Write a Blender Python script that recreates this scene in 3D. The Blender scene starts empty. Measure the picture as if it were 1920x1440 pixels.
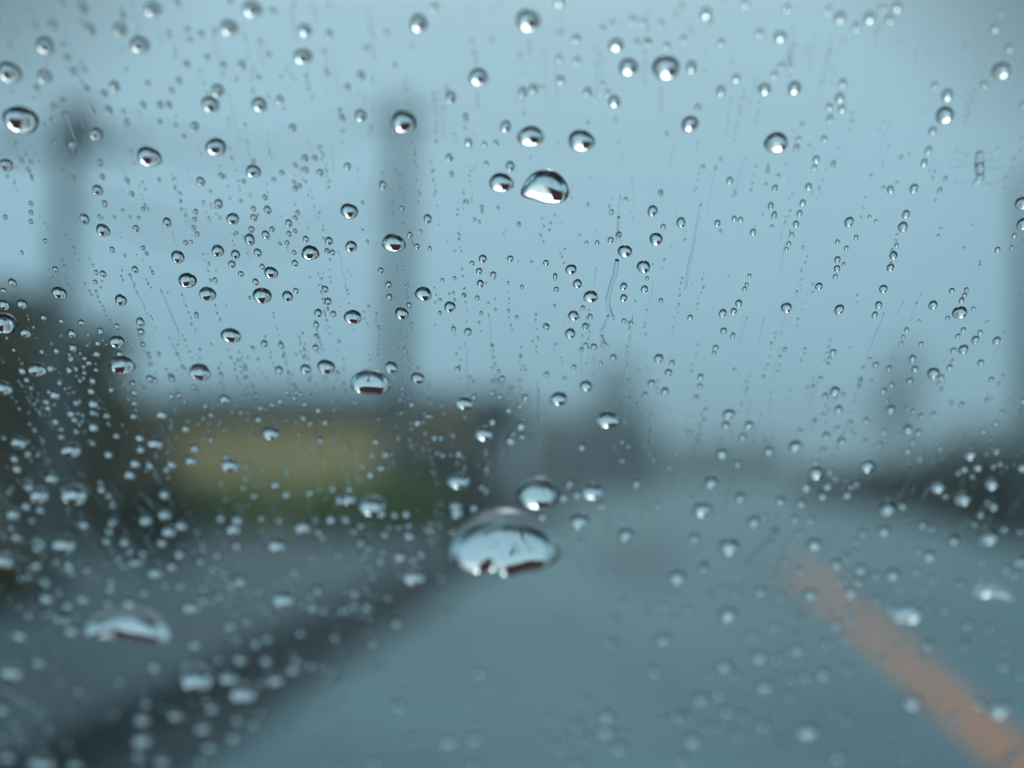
import bpy, math, random
from mathutils import Vector, noise
R = math.radians
sc = bpy.context.scene
rnd = random.Random(7)
# ---------------------------------------------------------------- camera
F, f0, BLUR = 2790.0, 0.30, 98.0                     # focal length in photo pixels, focus distance in m
PITCH, TILT, EYE = R(3.3), R(43.5), 1.3
cam = bpy.data.cameras.new('camera'); co = bpy.data.objects.new('camera', cam)
sc.collection.objects.link(co); sc.camera = co
co.location = (0, 0, EYE); co.rotation_euler = (math.pi/2 + PITCH, 0, 0)
cam.sensor_width = 36; cam.lens = 36*F/1920; cam.clip_start = .01; cam.clip_end = 4000
cam.dof.use_dof = True; cam.dof.focus_distance = f0
cam.dof.aperture_fstop = (cam.lens/1000)/(BLUR*f0/F)
C0 = Vector((0, 0, EYE))
FW = Vector((0, math.cos(PITCH), math.sin(PITCH))); UP = Vector((0, -math.sin(PITCH), math.cos(PITCH))); RT = Vector((1, 0, 0))
A = PITCH + TILT
N = Vector((0, math.cos(A), math.sin(A)))       # outward normal of the windshield
S = Vector((0, -math.sin(A), math.cos(A)))      # up the slope of the windshield
def ray(px, py): return FW + RT*((px-960)/F) + UP*((720-py)/F)
P0 = C0 + ray(960, 520)*f0
def on_glass(px, py):
    r = ray(px, py); return C0 + r*((P0-C0).dot(N)/r.dot(N))
def ground(px, py, z=0.0):
    r = ray(px, py); return C0 + r*((z-EYE)/r.z)
def at(px, py, Y):
    r = ray(px, py); return C0 + r*(Y/r.y)
# ---------------------------------------------------------------- helpers
def tag(o, label=None, cat=None, group=None, kind=None):
    if label: o['label'] = label
    if cat: o['category'] = cat
    if group: o['group'] = group
    if kind: o['kind'] = kind
    return o
def empty(name, loc, rz=0):
    o = bpy.data.objects.new(name, None); sc.collection.objects.link(o)
    o.location = loc; o.rotation_euler.z = rz; return o
class MB:
    def __init__(s): s.v = []; s.f = []; s.sm = []
    def add(s, vs, fs, smooth=False):
        b = len(s.v); s.v += [tuple(v) for v in vs]
        s.f += [tuple(b+i for i in f) for f in fs]; s.sm += [smooth]*len(fs) if isinstance(smooth, bool) else smooth
    def box(s, x0, x1, y0, y1, z0, z1, bev=0.0):
        if bev <= 0:
            vs = [(x, y, z) for z in (z0, z1) for y in (y0, y1) for x in (x0, x1)]
            s.add(vs, [(0,2,3,1),(4,5,7,6),(0,1,5,4),(2,6,7,3),(0,4,6,2),(1,3,7,5)]); return
        b = bev
        loops = []
        for z, k in ((z0, b), (z0+b, 0), (z1-b, 0), (z1, b)):
            loops.append([(x0+k+b, y0+k, z), (x1-k-b, y0+k, z), (x1-k, y0+k+b, z), (x1-k, y1-k-b, z), (x1-k-b, y1-k, z), (x0+k+b, y1-k, z), (x0+k, y1-k-b, z), (x0+k, y0+k+b, z)])
        vs = [p for l in loops for p in l]; fs = [tuple(range(7, -1, -1)), tuple(range(24, 32))]
        for i in range(3):
            for j in range(8): k = (j+1) % 8; fs.append((i*8+j, i*8+k, i*8+8+k, i*8+8+j))
        s.add(vs, fs)
    def tube(s, pts, radii, seg=12, cap=True):
        pts = [Vector(p) for p in pts]; n = len(pts); vs = []; fs = []
        for i, p in enumerate(pts):
            d = (pts[min(i+1, n-1)] - pts[max(i-1, 0)]).normalized()
            u = d.cross(Vector((0, 0, 1)) if abs(d.z) < .9 else Vector((1, 0, 0))).normalized(); w = u.cross(d)
            for j in range(seg):
                a = 2*math.pi*j/seg; vs.append(p + (u*math.cos(a) + w*math.sin(a))*radii[i])
        sm = []
        for i in range(n-1):
            for j in range(seg): k = (j+1) % seg; fs.append((i*seg+k, i*seg+j, (i+1)*seg+j, (i+1)*seg+k)); sm.append(True)
        if cap: fs += [tuple(range(seg)), tuple(range((n-1)*seg+seg-1, (n-1)*seg-1, -1))]; sm += [False, False]
        s.add(vs, fs, sm)
    def prism(s, outline, y0, y1):           # outline in x,z
        n = len(outline); vs = [(x, y0, z) for x, z in outline] + [(x, y1, z) for x, z in outline]
        s.add(vs, [tuple(range(n)), tuple(range(2*n-1, n-1, -1))] + [((i+1) % n, i, n+i, n+(i+1) % n) for i in range(n)])
    def build(s, name, m, parent=None):
        me = bpy.data.meshes.new(name); me.from_pydata(s.v, [], s.f); me.materials.append(m)
        me.polygons.foreach_set('use_smooth', s.sm); me.update()
        o = bpy.data.objects.new(name, me); sc.collection.objects.link(o)
        if parent: o.parent = parent
        return o
def mat(name, col, rough=.7, col2=None, scale=4.0, spec=.5, metallic=0, bump=0.0, bscale=30, trans=0, detail=5, coat=0):
    m = bpy.data.materials.new(name); m.use_nodes = True; nt = m.node_tree; b = nt.nodes['Principled BSDF']
    b.inputs['Roughness'].default_value = rough; b.inputs['Metallic'].default_value = metallic
    b.inputs['Specular IOR Level'].default_value = spec; b.inputs['Coat Weight'].default_value = coat
    tc = nt.nodes.new('ShaderNodeTexCoord')
    n = nt.nodes.new('ShaderNodeTexNoise'); n.inputs['Scale'].default_value = scale; n.inputs['Detail'].default_value = detail
    nt.links.new(tc.outputs['Object'], n.inputs['Vector'])
    r = nt.nodes.new('ShaderNodeValToRGB'); c2 = col2 or [c*.75 for c in col]
    r.color_ramp.elements[0].position = .35; r.color_ramp.elements[0].color = (*c2, 1)
    r.color_ramp.elements[1].position = .65; r.color_ramp.elements[1].color = (*col, 1)
    nt.links.new(n.outputs['Fac'], r.inputs[0]); nt.links.new(r.outputs[0], b.inputs['Base Color'])
    if bump:
        n2 = nt.nodes.new('ShaderNodeTexNoise'); n2.inputs['Scale'].default_value = bscale; n2.inputs['Detail'].default_value = 4
        nt.links.new(tc.outputs['Object'], n2.inputs['Vector'])
        bp = nt.nodes.new('ShaderNodeBump'); bp.inputs['Strength'].default_value = bump; bp.inputs['Distance'].default_value = .02
        nt.links.new(n2.outputs['Fac'], bp.inputs['Height']); nt.links.new(bp.outputs[0], b.inputs['Normal'])
    return m
M = {}
M['asphalt'] = mat('wet_asphalt', (.085, .205, .245), .6, (.040, .120, .155), .45, bump=.3, bscale=60, spec=.3, detail=8)  # blue in the base colour stands in for reflected sky
M['patch'] = mat('dark_asphalt', (.022, .085, .12), .6, (.016, .065, .095), 2, bump=.3, bscale=60, spec=.3)
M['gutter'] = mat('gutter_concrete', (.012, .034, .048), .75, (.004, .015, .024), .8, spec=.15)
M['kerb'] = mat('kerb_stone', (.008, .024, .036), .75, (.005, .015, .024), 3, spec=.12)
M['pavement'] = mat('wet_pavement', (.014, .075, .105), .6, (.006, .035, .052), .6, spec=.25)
M['orange'] = mat('orange_line_paint', (.58, .20, .075), .6, (.44, .15, .06), 6)
M['earth'] = mat('wet_earth', (.025, .045, .04), .9, (.015, .03, .028), .6, spec=.2)
M['leaf_green'] = mat('hedge_leaf', (.19, .32, .03), .6, (.09, .17, .02), 3, spec=.3)
M['leaf_dark'] = mat('dark_leaf', (.14, .115, .015), .8, (.018, .020, .006), .9, spec=.08)
M['leaf_bank'] = mat('bank_leaf', (.035, .05, .028), .6, (.02, .03, .018), 3, spec=.25)
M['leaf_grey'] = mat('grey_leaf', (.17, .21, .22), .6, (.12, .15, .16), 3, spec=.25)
M['bark'] = mat('bark', (.05, .04, .03), .9, (.03, .025, .02), 8)
M['ochre'] = mat('ochre_render', (.92, .69, .32), .85, (.78, .58, .27), .8)
M['roof'] = mat('dark_roof_sheet', (.05, .08, .085), .9, (.04, .062, .068), 2, spec=.15)
M['glass_dark'] = mat('dark_window', (.02, .025, .03), .1, (.015, .02, .025), 2)
M['frame'] = mat('window_frame_paint', (.12, .12, .11), .5)
M['pale'] = mat('pale_render', (.30, .34, .34), .8, (.26, .30, .30), 1)
M['beige'] = mat('beige_render', (.25, .24, .19), .8, (.2, .19, .15), 1)
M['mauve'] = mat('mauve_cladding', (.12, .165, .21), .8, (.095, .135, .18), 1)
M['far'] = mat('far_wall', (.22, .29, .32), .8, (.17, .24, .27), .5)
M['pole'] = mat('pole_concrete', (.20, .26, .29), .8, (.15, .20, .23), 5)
M['steel'] = mat('dark_steel', (.05, .06, .065), .45, (.04, .05, .055), 6, metallic=.3)
M['transformer'] = mat('grey_steel_paint', (.09, .11, .12), .6)
M['cable'] = mat('cable_rubber', (.03, .03, .03), .6)
M['maroon'] = mat('maroon_paint', (.13, .010, .016), .7, (.10, .008, .012), 2, spec=.1)
M['maroon_dark'] = mat('maroon_frame_paint', (.02, .006, .008), .55, spec=.2)
M['van'] = mat('navy_van_paint', (.022, .028, .038), .35, (.018, .022, .03), 2, coat=.3)
M['tyre'] = mat('tyre_rubber', (.02, .02, .02), .8)
M['rim'] = mat('wheel_metal', (.3, .3, .3), .4, metallic=.8)
M['lamp'] = mat('lamp_plastic', (.25, .04, .03), .3)
M['interior'] = mat('dark_plastic', (.012, .013, .014), .7, (.009, .010, .011), 20, bump=.2, bscale=300)
M['headliner'] = mat('grey_headliner', (.04, .045, .045), .9, (.035, .04, .04), 60)
M['seat'] = mat('seat_cloth', (.025, .027, .03), .9, (.02, .022, .025), 90)
M['carpaint'] = mat('car_paint', (.10, .12, .125), .3, (.095, .115, .12), 2, coat=.5)
M['seal'] = mat('black_rubber', (.012, .012, .012), .7)
def glassmat(name, ior):
    m = bpy.data.materials.new(name); m.use_nodes = True; nt = m.node_tree; nt.nodes.clear()
    g = nt.nodes.new('ShaderNodeBsdfGlass'); g.inputs['IOR'].default_value = ior; g.inputs['Roughness'].default_value = 0
    g.inputs['Color'].default_value = (.97, .99, 1, 1)
    o = nt.nodes.new('ShaderNodeOutputMaterial'); nt.links.new(g.outputs[0], o.inputs[0]); return m
M['water'] = glassmat('rain_water', 1.333)
def panemat():
    m = bpy.data.materials.new('windshield_glass'); m.use_nodes = True; nt = m.node_tree; nt.nodes.clear()
    t = nt.nodes.new('ShaderNodeBsdfTransparent'); t.inputs['Color'].default_value = (.78, .97, 1, 1)
    g = nt.nodes.new('ShaderNodeBsdfGlossy'); g.inputs['Roughness'].default_value = 0.0
    fr = nt.nodes.new('ShaderNodeFresnel'); fr.inputs['IOR'].default_value = 1.5
    mx = nt.nodes.new('ShaderNodeMixShader'); o = nt.nodes.new('ShaderNodeOutputMaterial')
    ge = nt.nodes.new('ShaderNodeNewGeometry'); mr = nt.nodes.new('ShaderNodeMapRange'); mr.inputs[3].default_value = 1.5; mr.inputs[4].default_value = 1/1.5
    nt.links.new(ge.outputs['Backfacing'], mr.inputs[0]); nt.links.new(mr.outputs[0], fr.inputs['IOR'])
    nt.links.new(fr.outputs[0], mx.inputs[0]); nt.links.new(t.outputs[0], mx.inputs[1]); nt.links.new(g.outputs[0], mx.inputs[2]); nt.links.new(mx.outputs[0], o.inputs[0])
    return m
M['pane'] = panemat()
# ---------------------------------------------------------------- world: overcast daylight, brighter overhead, whitened outside the view to brighten the drops
SUN_EL, SUN_AZ = R(38), R(2)             # sun direction, azimuth from straight ahead (+y) towards +x
w = bpy.data.worlds.new('World'); sc.world = w; w.use_nodes = True; nt = w.node_tree; bg = nt.nodes['Background']
sky = nt.nodes.new('ShaderNodeTexSky'); sky.sky_type = 'NISHITA'; sky.sun_disc = False; sky.sun_elevation = SUN_EL; sky.sun_rotation = SUN_AZ
sky.air_density = 1; sky.dust_density = 4
tc = nt.nodes.new('ShaderNodeTexCoord'); sep = nt.nodes.new('ShaderNodeSeparateXYZ'); nt.links.new(tc.outputs['Generated'], sep.inputs[0])
def ramp(src, stops):
    mr = nt.nodes.new('ShaderNodeValToRGB'); nt.links.new(src, mr.inputs[0]); cr = mr.color_ramp
    while len(cr.elements) < len(stops): cr.elements.new(.5)
    for e, (p, c) in zip(cr.elements, stops): e.position = p; e.color = (*c, 1)
    return mr.outputs[0]
low = ramp(sep.outputs[2], [(0, (.305, .51, .66)), (.10, (.31, .475, .60)), (.29, (.335, .455, .53)), (1, (.335, .455, .53))])
high = ramp(sep.outputs[2], [(0, (.58, .67, .72)), (.3, (.62, .66, .69)), (1, (.68, .71, .75))])
def smooth(src, a, b):
    m = nt.nodes.new('ShaderNodeMapRange'); m.interpolation_type = 'SMOOTHSTEP'; m.inputs[1].default_value = a; m.inputs[2].default_value = b
    nt.links.new(src, m.inputs[0]); return m.outputs[0]
ab = nt.nodes.new('ShaderNodeMath'); ab.operation = 'ABSOLUTE'; nt.links.new(sep.outputs[0], ab.inputs[0])
mm = nt.nodes.new('ShaderNodeMath'); mm.operation = 'MAXIMUM'; nt.links.new(smooth(sep.outputs[2], .305, .34), mm.inputs[0]); nt.links.new(smooth(ab.outputs[0], .385, .47), mm.inputs[1])
m4 = nt.nodes.new('ShaderNodeMath'); m4.operation = 'MAXIMUM'; nt.links.new(mm.outputs[0], m4.inputs[0]); nt.links.new(smooth(sep.outputs[1], .3, 0), m4.inputs[1])
cm = nt.nodes.new('ShaderNodeMix'); cm.data_type = 'RGBA'; nt.links.new(m4.outputs[0], cm.inputs['Factor']); nt.links.new(low, cm.inputs['A']); nt.links.new(high, cm.inputs['B']); cloud = cm.outputs['Result']
sv = Vector((math.sin(SUN_AZ)*math.cos(SUN_EL), math.cos(SUN_AZ)*math.cos(SUN_EL), math.sin(SUN_EL)))
dt = nt.nodes.new('ShaderNodeVectorMath'); dt.operation = 'DOT_PRODUCT'; nt.links.new(tc.outputs['Generated'], dt.inputs[0]); dt.inputs[1].default_value = sv
glow = nt.nodes.new('ShaderNodeMapRange'); glow.inputs[1].default_value = .70; glow.inputs[2].default_value = 1.0; glow.inputs[3].default_value = .84; glow.inputs[4].default_value = 1.06
nt.links.new(dt.outputs['Value'], glow.inputs[0])
nz = nt.nodes.new('ShaderNodeTexNoise'); nz.inputs['Scale'].default_value = 2.2; nz.inputs['Detail'].default_value = 3; nt.links.new(tc.outputs['Generated'], nz.inputs['Vector'])
nm = nt.nodes.new('ShaderNodeMapRange'); nm.inputs[1].default_value = .3; nm.inputs[2].default_value = .7; nm.inputs[3].default_value = .94; nm.inputs[4].default_value = 1.06
nt.links.new(nz.outputs['Fac'], nm.inputs[0])
ml = nt.nodes.new('ShaderNodeMath'); ml.operation = 'MULTIPLY'; nt.links.new(glow.outputs[0], ml.inputs[0]); nt.links.new(nm.outputs[0], ml.inputs[1])
for az, el, depth in ((-25, 24, .25), (26, 23, .25), (29, 9, .8)):         # sky dimmed near the frame's edges to stand in for lens vignetting
    cv = Vector((math.sin(R(az))*math.cos(R(el)), math.cos(R(az))*math.cos(R(el)), math.sin(R(el))))
    d2 = nt.nodes.new('ShaderNodeVectorMath'); d2.operation = 'DOT_PRODUCT'; d2.inputs[1].default_value = cv; nt.links.new(tc.outputs['Generated'], d2.inputs[0])
    m2 = nt.nodes.new('ShaderNodeMapRange'); m2.interpolation_type = 'SMOOTHSTEP'; m2.inputs[1].default_value = math.cos(R(15)); m2.inputs[2].default_value = 1.0; m2.inputs[3].default_value = 1; m2.inputs[4].default_value = depth
    nt.links.new(d2.outputs['Value'], m2.inputs[0]); m3 = nt.nodes.new('ShaderNodeMath'); m3.operation = 'MULTIPLY'; nt.links.new(ml.outputs[0], m3.inputs[0]); nt.links.new(m2.outputs[0], m3.inputs[1]); ml = m3
sl = nt.nodes.new('ShaderNodeMath'); sl.operation = 'MULTIPLY'; sl.inputs[1].default_value = 12.95; nt.links.new(ml.outputs[0], sl.inputs[0])
vm = nt.nodes.new('ShaderNodeVectorMath'); vm.operation = 'SCALE'; nt.links.new(cloud, vm.inputs[0]); nt.links.new(sl.outputs[0], vm.inputs['Scale'])
mx = nt.nodes.new('ShaderNodeMix'); mx.data_type = 'RGBA'; mx.inputs['Factor'].default_value = .95
nt.links.new(sky.outputs[0], mx.inputs['A']); nt.links.new(vm.outputs[0], mx.inputs['B']); nt.links.new(mx.outputs['Result'], bg.inputs[0])
bg.inputs[1].default_value = .10
sl_ = bpy.data.lights.new('sun', 'SUN'); sl_.energy = .5; sl_.angle = R(20); sl_.color = (1, .98, .95)
so = bpy.data.objects.new('sun', sl_); sc.collection.objects.link(so); so.rotation_euler = (-sv).to_track_quat('-Z', 'Y').to_euler()
# ---------------------------------------------------------------- ground and road
def sheet(name, pts, z, m, n=1):
    b = MB(); b.add([(x, y, z) for x, y in pts], [tuple(range(len(pts)))]); o = b.build(name, m); return tag(o, kind='structure')
b = MB(); G = 40; vs = []; fs = []
for i in range(G+1):
    for j in range(G+1): vs.append((-260+520*i/G, -60+480*j/G, -.02))
for i in range(G):
    for j in range(G): k = i*(G+1)+j; fs.append((k, k+G+1, k+G+2, k+1))
b.add(vs, fs); tag(b.build('ground', M['earth']), kind='structure')
dirx = math.tan(R(5.6))
def edge(x0, y): return x0 + (.078+.011*(x0+1.35))*(y-6.5)*(1 if y > 6.5 else .3)
def strip(name, xa, xb, z, m, y0=-4, y1=260):
    ys = [q for q in (y0, 2, 6.5, 12, 25, 60, 120) if q < y1] + [y1]
    v = [(edge(xa, y), y, z) for y in ys] + [(edge(xb, y), y, z) for y in ys]; n = len(ys); bb = MB()
    bb.add(v, [(i, n+i, n+i+1, i+1) for i in range(n-1)]); return tag(bb.build(name, m), kind='structure')
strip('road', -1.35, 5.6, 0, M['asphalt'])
strip('road_marking', 2.115, 2.345, .004, M['orange'], -4, 21)
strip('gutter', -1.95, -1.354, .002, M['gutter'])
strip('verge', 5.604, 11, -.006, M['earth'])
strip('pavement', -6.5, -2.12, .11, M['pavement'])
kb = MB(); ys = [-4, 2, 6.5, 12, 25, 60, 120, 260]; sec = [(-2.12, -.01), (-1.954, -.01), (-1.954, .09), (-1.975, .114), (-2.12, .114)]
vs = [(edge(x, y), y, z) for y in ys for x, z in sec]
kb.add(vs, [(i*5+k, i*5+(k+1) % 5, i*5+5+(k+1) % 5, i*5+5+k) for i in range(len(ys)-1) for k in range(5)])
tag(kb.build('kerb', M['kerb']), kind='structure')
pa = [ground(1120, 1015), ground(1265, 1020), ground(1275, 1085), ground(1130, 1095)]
sheet('road_dark_patch', [(p.x, p.y) for p in pa][::-1], .005, M['patch'])  # flat darker patch laid on the road
# ---------------------------------------------------------------- foliage
def foliage(b, blobs, n, size, seed):
    r = random.Random(seed); tot = sum(bl[3]*bl[4]*bl[5] for bl in blobs)
    for (cx, cy, cz, rx, ry, rz) in blobs:
        for _ in range(int(n*rx*ry*rz/tot)+20):
            while True:
                u = Vector((r.uniform(-1, 1), r.uniform(-1, 1), r.uniform(-1, 1)))
                if u.length < 1: break
            if u.length > 0: u *= (.55+.45*r.random())**.3 if r.random() < .6 else 1
            nv = noise.noise(Vector((cx+u.x*rx, cy+u.y*ry, cz+u.z*rz))*1.7)
            if nv < -.28: continue
            p = Vector((cx+u.x*rx, cy+u.y*ry, cz+u.z*rz)); s = size*r.uniform(.6, 1.4)
            d = Vector((r.gauss(0, 1), r.gauss(0, 1), r.gauss(0, 1))).normalized(); e = d.orthogonal().normalized()
            b.add([p-d*s, p+e*s*.5, p+d*s, p-e*s*.5+d.cross(e)*s*.2], [(0, 1, 2, 3)])
def tree(name, base, blobs, leafm, n, size, seed, trunk_h, trunk_r, label, group=None, cat='tree'):
    t = empty(name, base); tag(t, label, cat, group)
    f = MB(); foliage(f, blobs, n, size, seed); f.build('crown', leafm, t)
    tr = MB(); tr.tube([(0, 0, -.05), (.02, .01, trunk_h*.5), (-.03, .02, trunk_h)], [trunk_r, trunk_r*.8, trunk_r*.45], 10)
    for k in range(4):
        a = k*1.7+seed; tr.tube([(0, 0, trunk_h*.5+.08*k), (math.cos(a)*trunk_h*.25, math.sin(a)*trunk_h*.25, trunk_h*.9)], [trunk_r*.5, trunk_r*.2], 7)
    tr.build('trunk', M['bark'], t); return t
Y = 31.0
def X(px, Yd): return at(px, 881, Yd).x
def Z(py, Yd): return at(960, py, Yd).z
tree('tree', (X(35, Y), Y, 0), [(0, 0, 2.9, 1.9, 1.5, 2.3), (-.3, 0, 4.1, 1.5, 1.3, 1.1), (-1.6, .1, 3.2, 1.5, 1.5, 2.2), (.6, 0, 1.5, 1.6, 1.5, 1.3)], M['leaf_dark'], 9000, .14, 3, 4.0, .25,
     'dark tall evergreen at the left edge, beside the left utility pole', 'dark evergreens at the left')
tree('tree', (X(165, Y+.5), Y+.5, 0), [(-.1, 0, 2.2, 1.25, 1.2, 1.9), (.35, 0, 3.75, .6, .8, .8), (-.6, 0, 1.5, 1.5, 1.4, 1.3)], M['leaf_dark'], 7000, .14, 5, 3.7, .22,
     'dark evergreen between the left utility pole and the ochre building', 'dark evergreens at the left')
Y = 13.0
tree('shrub', (X(0, Y), Y, .11), [(0, 0, .25, .36, .4, .26), (-.4, 0, .32, .4, .4, .36)], M['leaf_dark'], 4000, .04, 8, .5, .04,
     'low dark shrub on the pavement, nearest the camera at the left edge', None, 'shrub')
Y = 27.5
for i, (x0, x1, top, nm_) in enumerate(((300, 590, 897, 'left half'), (590, 850, 888, 'right half'))):
    hd = empty('hedge', (X((x0+x1)/2, Y), Y, .1)); h = Z(top, Y)-.1; wd = (X(x1, Y)-X(x0, Y))/2
    f = MB(); bl = [(-wd+wd*2*(k+.5)/5, 0, h*.5, wd/5*1.35, .5, h*.52) for k in range(5)]; foliage(f, bl, 6000, .07, 20+i); f.build('foliage', M['leaf_green'], hd)
    
    for k in range(5): s_ = MB(); s_.tube([(-wd+wd*2*(k+.5)/5, 0, -.1), (-wd+wd*2*(k+.5)/5+.05, 0, h*.7)], [.04, .02], 6); s_.build('stem', M['bark'], hd)
    tag(hd, 'trimmed green hedge, %s of the row below the ochre building' % nm_, 'hedge', 'green hedges in front of the ochre building')
Y = 20.0
tree('shrub', (X(290, Y), Y, .11), [(0, 0, .55, .95, .5, .6)], M['leaf_bank'], 4000, .05, 31, .6, .04, 'loose bluish green shrub left of the trimmed hedges', None, 'shrub')
# right bank
for i, (x0, x1, top, Yd) in enumerate(((1500, 1610, 872, 62), (1600, 1720, 862, 50), (1700, 1830, 850, 40), (1800, 1990, 838, 31))):
    h = Z(top, Yd); wd = (X(x1, Yd)-X(x0, Yd))/2; bs = (X((x0+x1)/2, Yd), Yd, 0)
    tree('bush', bs, [(-wd*.4, 0, h*.5, wd*.75, .9, h*.52), (wd*.45, .1, h*.48, wd*.75, .9, h*.55), (0, 0, h*.3, wd*1.1, .9, h*.35)], M['leaf_bank'], 4500, .11, 40+i, h*.7, .06,
         ('farthest and palest dark bush of the row right of the road', 'dark bush second farthest in the row right of the road', 'dark bush second nearest in the row right of the road', 'nearest dark bush of the row, at the right edge of the road')[i], 'bushes along the right roadside', 'bush')
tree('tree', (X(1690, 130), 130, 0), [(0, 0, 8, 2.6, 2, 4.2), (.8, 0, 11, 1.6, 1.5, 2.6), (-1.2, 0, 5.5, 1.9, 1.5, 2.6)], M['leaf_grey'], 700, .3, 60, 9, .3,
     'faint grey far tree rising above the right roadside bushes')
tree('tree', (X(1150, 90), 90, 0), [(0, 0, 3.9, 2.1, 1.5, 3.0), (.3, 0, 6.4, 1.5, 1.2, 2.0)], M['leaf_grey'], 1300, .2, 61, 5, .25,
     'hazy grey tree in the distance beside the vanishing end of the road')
# ---------------------------------------------------------------- buildings
def house(name, x0, x1, y0, y1, h, roof_h, over, wallm, roofm, wins, doors, label, cat='building', ridge_x=True):
    cx, cy = (x0+x1)/2, (y0+y1)/2; t = empty(name, (cx, cy, 0)); tag(t, label, cat); hw, hd = (x1-x0)/2, (y1-y0)/2
    wl = MB(); wl.box(-hw, hw, -hd, hd, -.05, h); wl.build('wall', wallm, t)
    rf = MB(); o = over
    rf.add([(-hw-o, -hd-o, h+.003), (hw+o, -hd-o, h+.003), (hw+o, hd+o, h+.003), (-hw-o, hd+o, h+.003), (-hw-o, -hd-o, h+.12), (hw+o, -hd-o, h+.12), (hw+o, hd+o, h+.12), (-hw-o, hd+o, h+.12), (-hw*.85, 0, h+roof_h), (hw*.9, 0, h+roof_h)],
           [(0, 3, 2, 1), (0, 1, 5, 4), (1, 2, 6, 5), (2, 3, 7, 6), (3, 0, 4, 7), (4, 5, 9, 8), (5, 6, 9), (6, 7, 8, 9), (7, 4, 8)])
    rf.build('roof', roofm, t)
    for (a, c, za, zb) in wins:
        fr = MB(); fr.box(a-.06, c+.06, -hd-.05, -hd+.02, za-.06, zb+.06); fo = fr.build('window', M['frame'], t)
        pn = MB(); pn.box(a, (a+c)/2-.02, -hd-.065, -hd-.045, za, zb); pn.box((a+c)/2+.02, c, -hd-.065, -hd-.045, za, zb); pn.build('pane', M['glass_dark'], fo)
    for (a, c, zb) in doors:
        d = MB(); d.box(a, c, -hd-.05, -hd+.02, 0, zb); do = d.build('door', M['steel'], t)
        hn = MB(); hn.box(c-.15, c-.1, -hd-.1, -hd-.048, .95, 1.1); hn.build('handle', M['rim'], do)
    return t
Y = 33.0
x0, x1 = X(225, Y), X(882, Y)
house('building', x0, x1, Y, Y+7, Z(778, Y), Z(716, Y)-Z(778, Y), .45, M['ochre'], M['roof'],
      [(-3.2, -2.7, 1.2, 1.9)], [((x1-x0)/2-1.0, (x1-x0)/2-.2, 2.1)], 'low ochre building with a dark roof, behind the green hedges at left')
house('garage', X(888, 36), X(972, 36), 36, 42, Z(775, 36), .75, .2, M['steel'], M['roof'], [], [(-.45, .45, 2.0)], 'narrow dark outbuilding at the right end of the ochre building', 'garage')
house('house', X(985, 60), X(1075, 60), 60, 67, Z(775, 60), .3, .15, M['pale'], M['pale'], [(-.7, -.1, 1, 1.9), (.2, .7, 1, 1.9)], [], 'pale grey house right of the dark outbuilding')
house('house', X(1085, 85), X(1235, 85), 86, 94, Z(800, 85), .8, .3, M['mauve'], M['roof'], [(-1.6, -.6, 1, 2.2), (.5, 1.5, 1, 2.2)], [], 'hazy mauve grey house with dark roof, in the distance left of the road')
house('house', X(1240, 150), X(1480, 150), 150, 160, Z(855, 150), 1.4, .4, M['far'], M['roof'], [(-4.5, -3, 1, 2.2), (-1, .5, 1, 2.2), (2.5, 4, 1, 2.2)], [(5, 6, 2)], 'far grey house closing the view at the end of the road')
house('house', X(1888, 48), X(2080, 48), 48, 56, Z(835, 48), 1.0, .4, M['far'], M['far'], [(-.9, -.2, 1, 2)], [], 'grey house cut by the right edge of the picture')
# ---------------------------------------------------------------- parked van in front of the outbuilding
def van(loc, rz, label):
    t = empty('van', loc, rz); tag(t, label, 'van')
    b_ = MB(); pr = [(-2.3, .35), (2.15, .35), (2.3, .6), (2.28, .95), (1.75, 1.12), (1.3, 1.78), (1.1, 1.86), (-2.1, 1.86), (-2.28, 1.7), (-2.32, .6)]
    b_.prism(pr, -.85, .85); b_.build('body', M['van'], t)
    g = MB(); g.prism([(.2, 1.15), (1.55, 1.15), (1.2, 1.68), (.2, 1.68)], -.862, .862); g.prism([(-2.0, 1.15), (.05, 1.15), (.05, 1.68), (-2.0, 1.68)], -.862, .862); g.build('side_window', M['glass_dark'], t)
    ws = MB(); ws.add([(1.77, -.72, 1.14), (1.77, .72, 1.14), (1.34, .68, 1.74), (1.34, -.68, 1.74)], [(0, 1, 2, 3)]); ws.build('windscreen', M['glass_dark'], t)
    for x in (-1.45, 1.45):
        for s in (-1, 1):
            wv = MB(); wv.tube([(x, s*.70, .33), (x, s*.88, .33)], [.33, .33], 20); wo = wv.build('wheel', M['tyre'], t)
            rm = MB(); rm.tube([(x, s*.875, .33), (x, s*.895, .33)], [.19, .17], 16); rm.build('rim', M['rim'], wo)
    for s in (-1, 1):
        l = MB(); l.box(2.27, 2.33, s*.68-.12, s*.68+.12, .66, .84, .015); l.build('headlight', M['pale'], t)
        l = MB(); l.box(-2.36, -2.30, s*.74-.08, s*.74+.08, .8, 1.15, .015); l.build('tail_light', M['lamp'], t)
    return t
p = ground(905, 962)
van((p.x, 33-1.4+.0, 0.02), R(82), 'dark navy van parked by the dark outbuilding, left of the road')
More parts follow.
